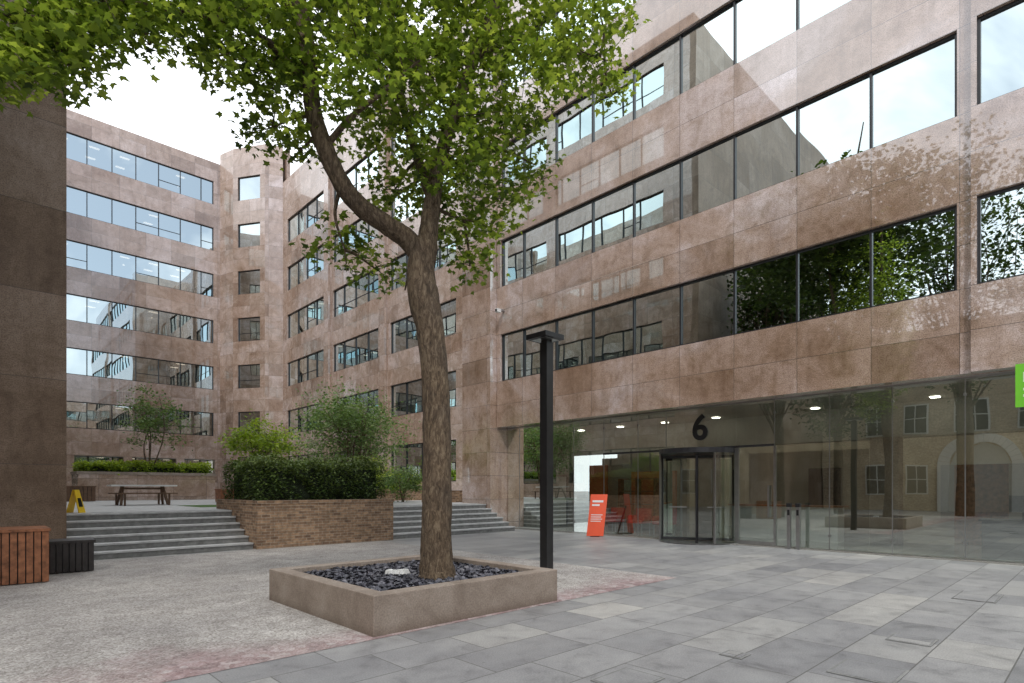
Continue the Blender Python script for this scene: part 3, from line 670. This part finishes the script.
for sy in (-.8,.8):
    b.box(tx-.95,tx+.95,ty+sy-.13,ty+sy+.13,1.42,1.46,'woodleg')
    for sx in (-.7,.7): b.beam((tx+sx,ty+sy,1.0),(tx+sx,ty+sy,1.42),.06,.06,'woodleg')
b.build('picnic_table')
# yellow a-frame sign
b=MB(); ax,ay=2.08,18.15; ca,sa=math.cos(math.radians(-45)),math.sin(math.radians(-45))
for sg in (-1,1):
    def f(u,w,z):
        X=sg*(.02+u); return (ax+X*ca-w*sa,ay+X*sa+w*ca,z)
    o0=.13
    b.hexa([f(o0,-.11,1.0),f(o0+.022,-.11,1.0),f(o0+.022,.11,1.0),f(o0,.11,1.0),f(-.018,-.08,1.58),f(.004,-.08,1.58),f(.004,.08,1.58),f(-.018,.08,1.58)],'yellow')
    b.hexa([f(.114,-.06,1.15),f(.121,-.06,1.15),f(.121,.06,1.15),f(.114,.06,1.15),f(.060,-.05,1.37),f(.067,-.05,1.37),f(.067,.05,1.37),f(.060,.05,1.37)],'black')
b.build('wet_floor_sign')
b=MB()
bx,by=15.25,11.95; tv=Vector((.60,-.80,0)); nv=Vector((-.80,-.60,0))
def rb(a0,a1,z0,z1,dd,k,th=.03):
    f=lambda a,z,d:Vector((bx,by,0))+tv*a+nv*(d-.16*z)+Vector((0,0,z))+tv*(.10*z)
    b.hexa([f(a0,z0,dd),f(a1,z0,dd),f(a1,z0,dd-th),f(a0,z0,dd-th),f(a0,z1,dd),f(a1,z1,dd),f(a1,z1,dd-th),f(a0,z1,dd-th)],k)
rb(-.28,.28,.03,1.42,0,'redsign')
rb(-.2,.16,1.15,1.22,.006,'white',.004); rb(-.2,.05,1.03,1.09,.006,'white',.004)
for i in range(4): rb(-.2,.18-.04*(i%2),.72-.07*i,.745-.07*i,.006,'white',.004)
base=Vector((bx,by,0)); b.beam(base-nv*.02+Vector((0,0,.02)),base-nv*.55+Vector((0,0,.02)),.3,.03,'black'); b.beam(base-nv*.5+Vector((0,0,.03)),base-nv*.2+Vector((0,0,1.0)),.05,.03,'black')
b.build('red_sign_board')
b=MB(); b.box(15.40,15.46,.40,1.37,3.25,4.12,'green'); b.box(15.392,15.399,1.05,1.25,3.75,3.95,'white'); b.box(15.392,15.399,.85,1.25,3.45,3.5,'white'); b.box(15.392,15.399,.85,1.25,3.58,3.63,'white'); b.box(15.46,15.54,.9,.96,4.105,4.12,'steel'); b.box(15.46,15.53,.7,.76,4.106,4.119,'steel'); b.build('green_sign')
for (x,y) in ((15.95,5.75),(15.95,5.98)):
    b=MB(); b.box(x-.045,x+.045,y-.045,y+.045,0.004,1.12,'steel'); b.box(x-.055,x+.055,y-.055,y+.055,1.12,1.22,'black'); b.box(x-.055,x-.045,y-.03,y+.03,.9,1.05,'black'); b.build('access_post',bevel=.004)
b=MB(); b.box(15.5,15.69,16.85,16.95,8.7,8.78,'steel'); b.box(15.3,15.5,16.83,16.97,8.62,8.76,'white'); b.box(15.27,15.3,16.86,16.94,8.65,8.73,'black'); b.build('security_camera')
def chair(x,y):
    b=MB(); b.box(x-.3,x+.3,y-.3,y+.3,.38,.48,'red'); b.box(x+.22,x+.32,y-.3,y+.3,.48,.9,'red'); b.box(x-.25,x+.22,y-.34,y-.27,.48,.66,'red'); b.box(x-.25,x+.22,y+.27,y+.34,.48,.66,'red')
    for sx in(-.25,.25):
        for sy in(-.25,.25): b.box(x+sx-.02,x+sx+.02,y+sy-.02,y+sy+.02,.012,.38,'steel')
    b.build('red_armchair',bevel=.02)
for q in ((17.6,12.9),(17.5,11.7),(17.5,10.7)): chair(*q)
# ------------------------------------------------------------ camera, light, world
cam=bpy.data.cameras.new('camera'); co=bpy.data.objects.new('camera',cam); scene.collection.objects.link(co)
co.location=(0,0,CH); co.rotation_euler=(math.radians(90),0,math.atan2(FW[1],FW[0])-math.pi/2)
cam.sensor_width=36; cam.lens=36*F_PX/1024; cam.shift_y=(HOR-341.5)/1024; cam.clip_end=2000; cam.clip_start=.05
scene.camera=co
sun=bpy.data.lights.new('sun','SUN'); sun.energy=1.5; sun.angle=math.radians(10); sun.color=(1,.97,.93)
so=bpy.data.objects.new('sun',sun); scene.collection.objects.link(so)
el=math.radians(48); az=Vector((-.74,-.67,0)).normalized()
dirv=Vector((az.x*math.cos(el),az.y*math.cos(el),math.sin(el)))
so.rotation_euler=dirv.to_track_quat('Z','Y').to_euler()
w=bpy.data.worlds.new('World'); scene.world=w; w.use_nodes=True; nt=w.node_tree; nt.nodes.clear()
wo=N(nt,'ShaderNodeOutputWorld'); bg=N(nt,'ShaderNodeBackground'); bg.inputs[1].default_value=.15
sk=N(nt,'ShaderNodeTexSky'); sk.sky_type='NISHITA'; sk.sun_disc=False; sk.sun_elevation=el; sk.sun_rotation=math.atan2(az.x,az.y)
tc=N(nt,'ShaderNodeTexCoord').outputs['Generated']
nz=noise(nt,tc,2.2,6,.6,.5)
sx=N(nt,'ShaderNodeSeparateXYZ'); Lk(nt,tc,sx.inputs[0])
ma=N(nt,'ShaderNodeMath',operation='MULTIPLY_ADD'); Lk(nt,sx.outputs[1],ma.inputs[0]); ma.inputs[1].default_value=.16; Lk(nt,nz,ma.inputs[2])
fac=ramp(nt,ma.outputs[0],[(.36,.3),(.52,.97)])
col=mixc(nt,fac,sk.outputs[0],(12.2,12.6,13.2))
Lk(nt,col,bg.inputs[0]); Lk(nt,bg.outputs[0],wo.inputs[0])
scene.view_settings.view_transform='Standard'; scene.view_settings.look='None'; scene.view_settings.exposure=0
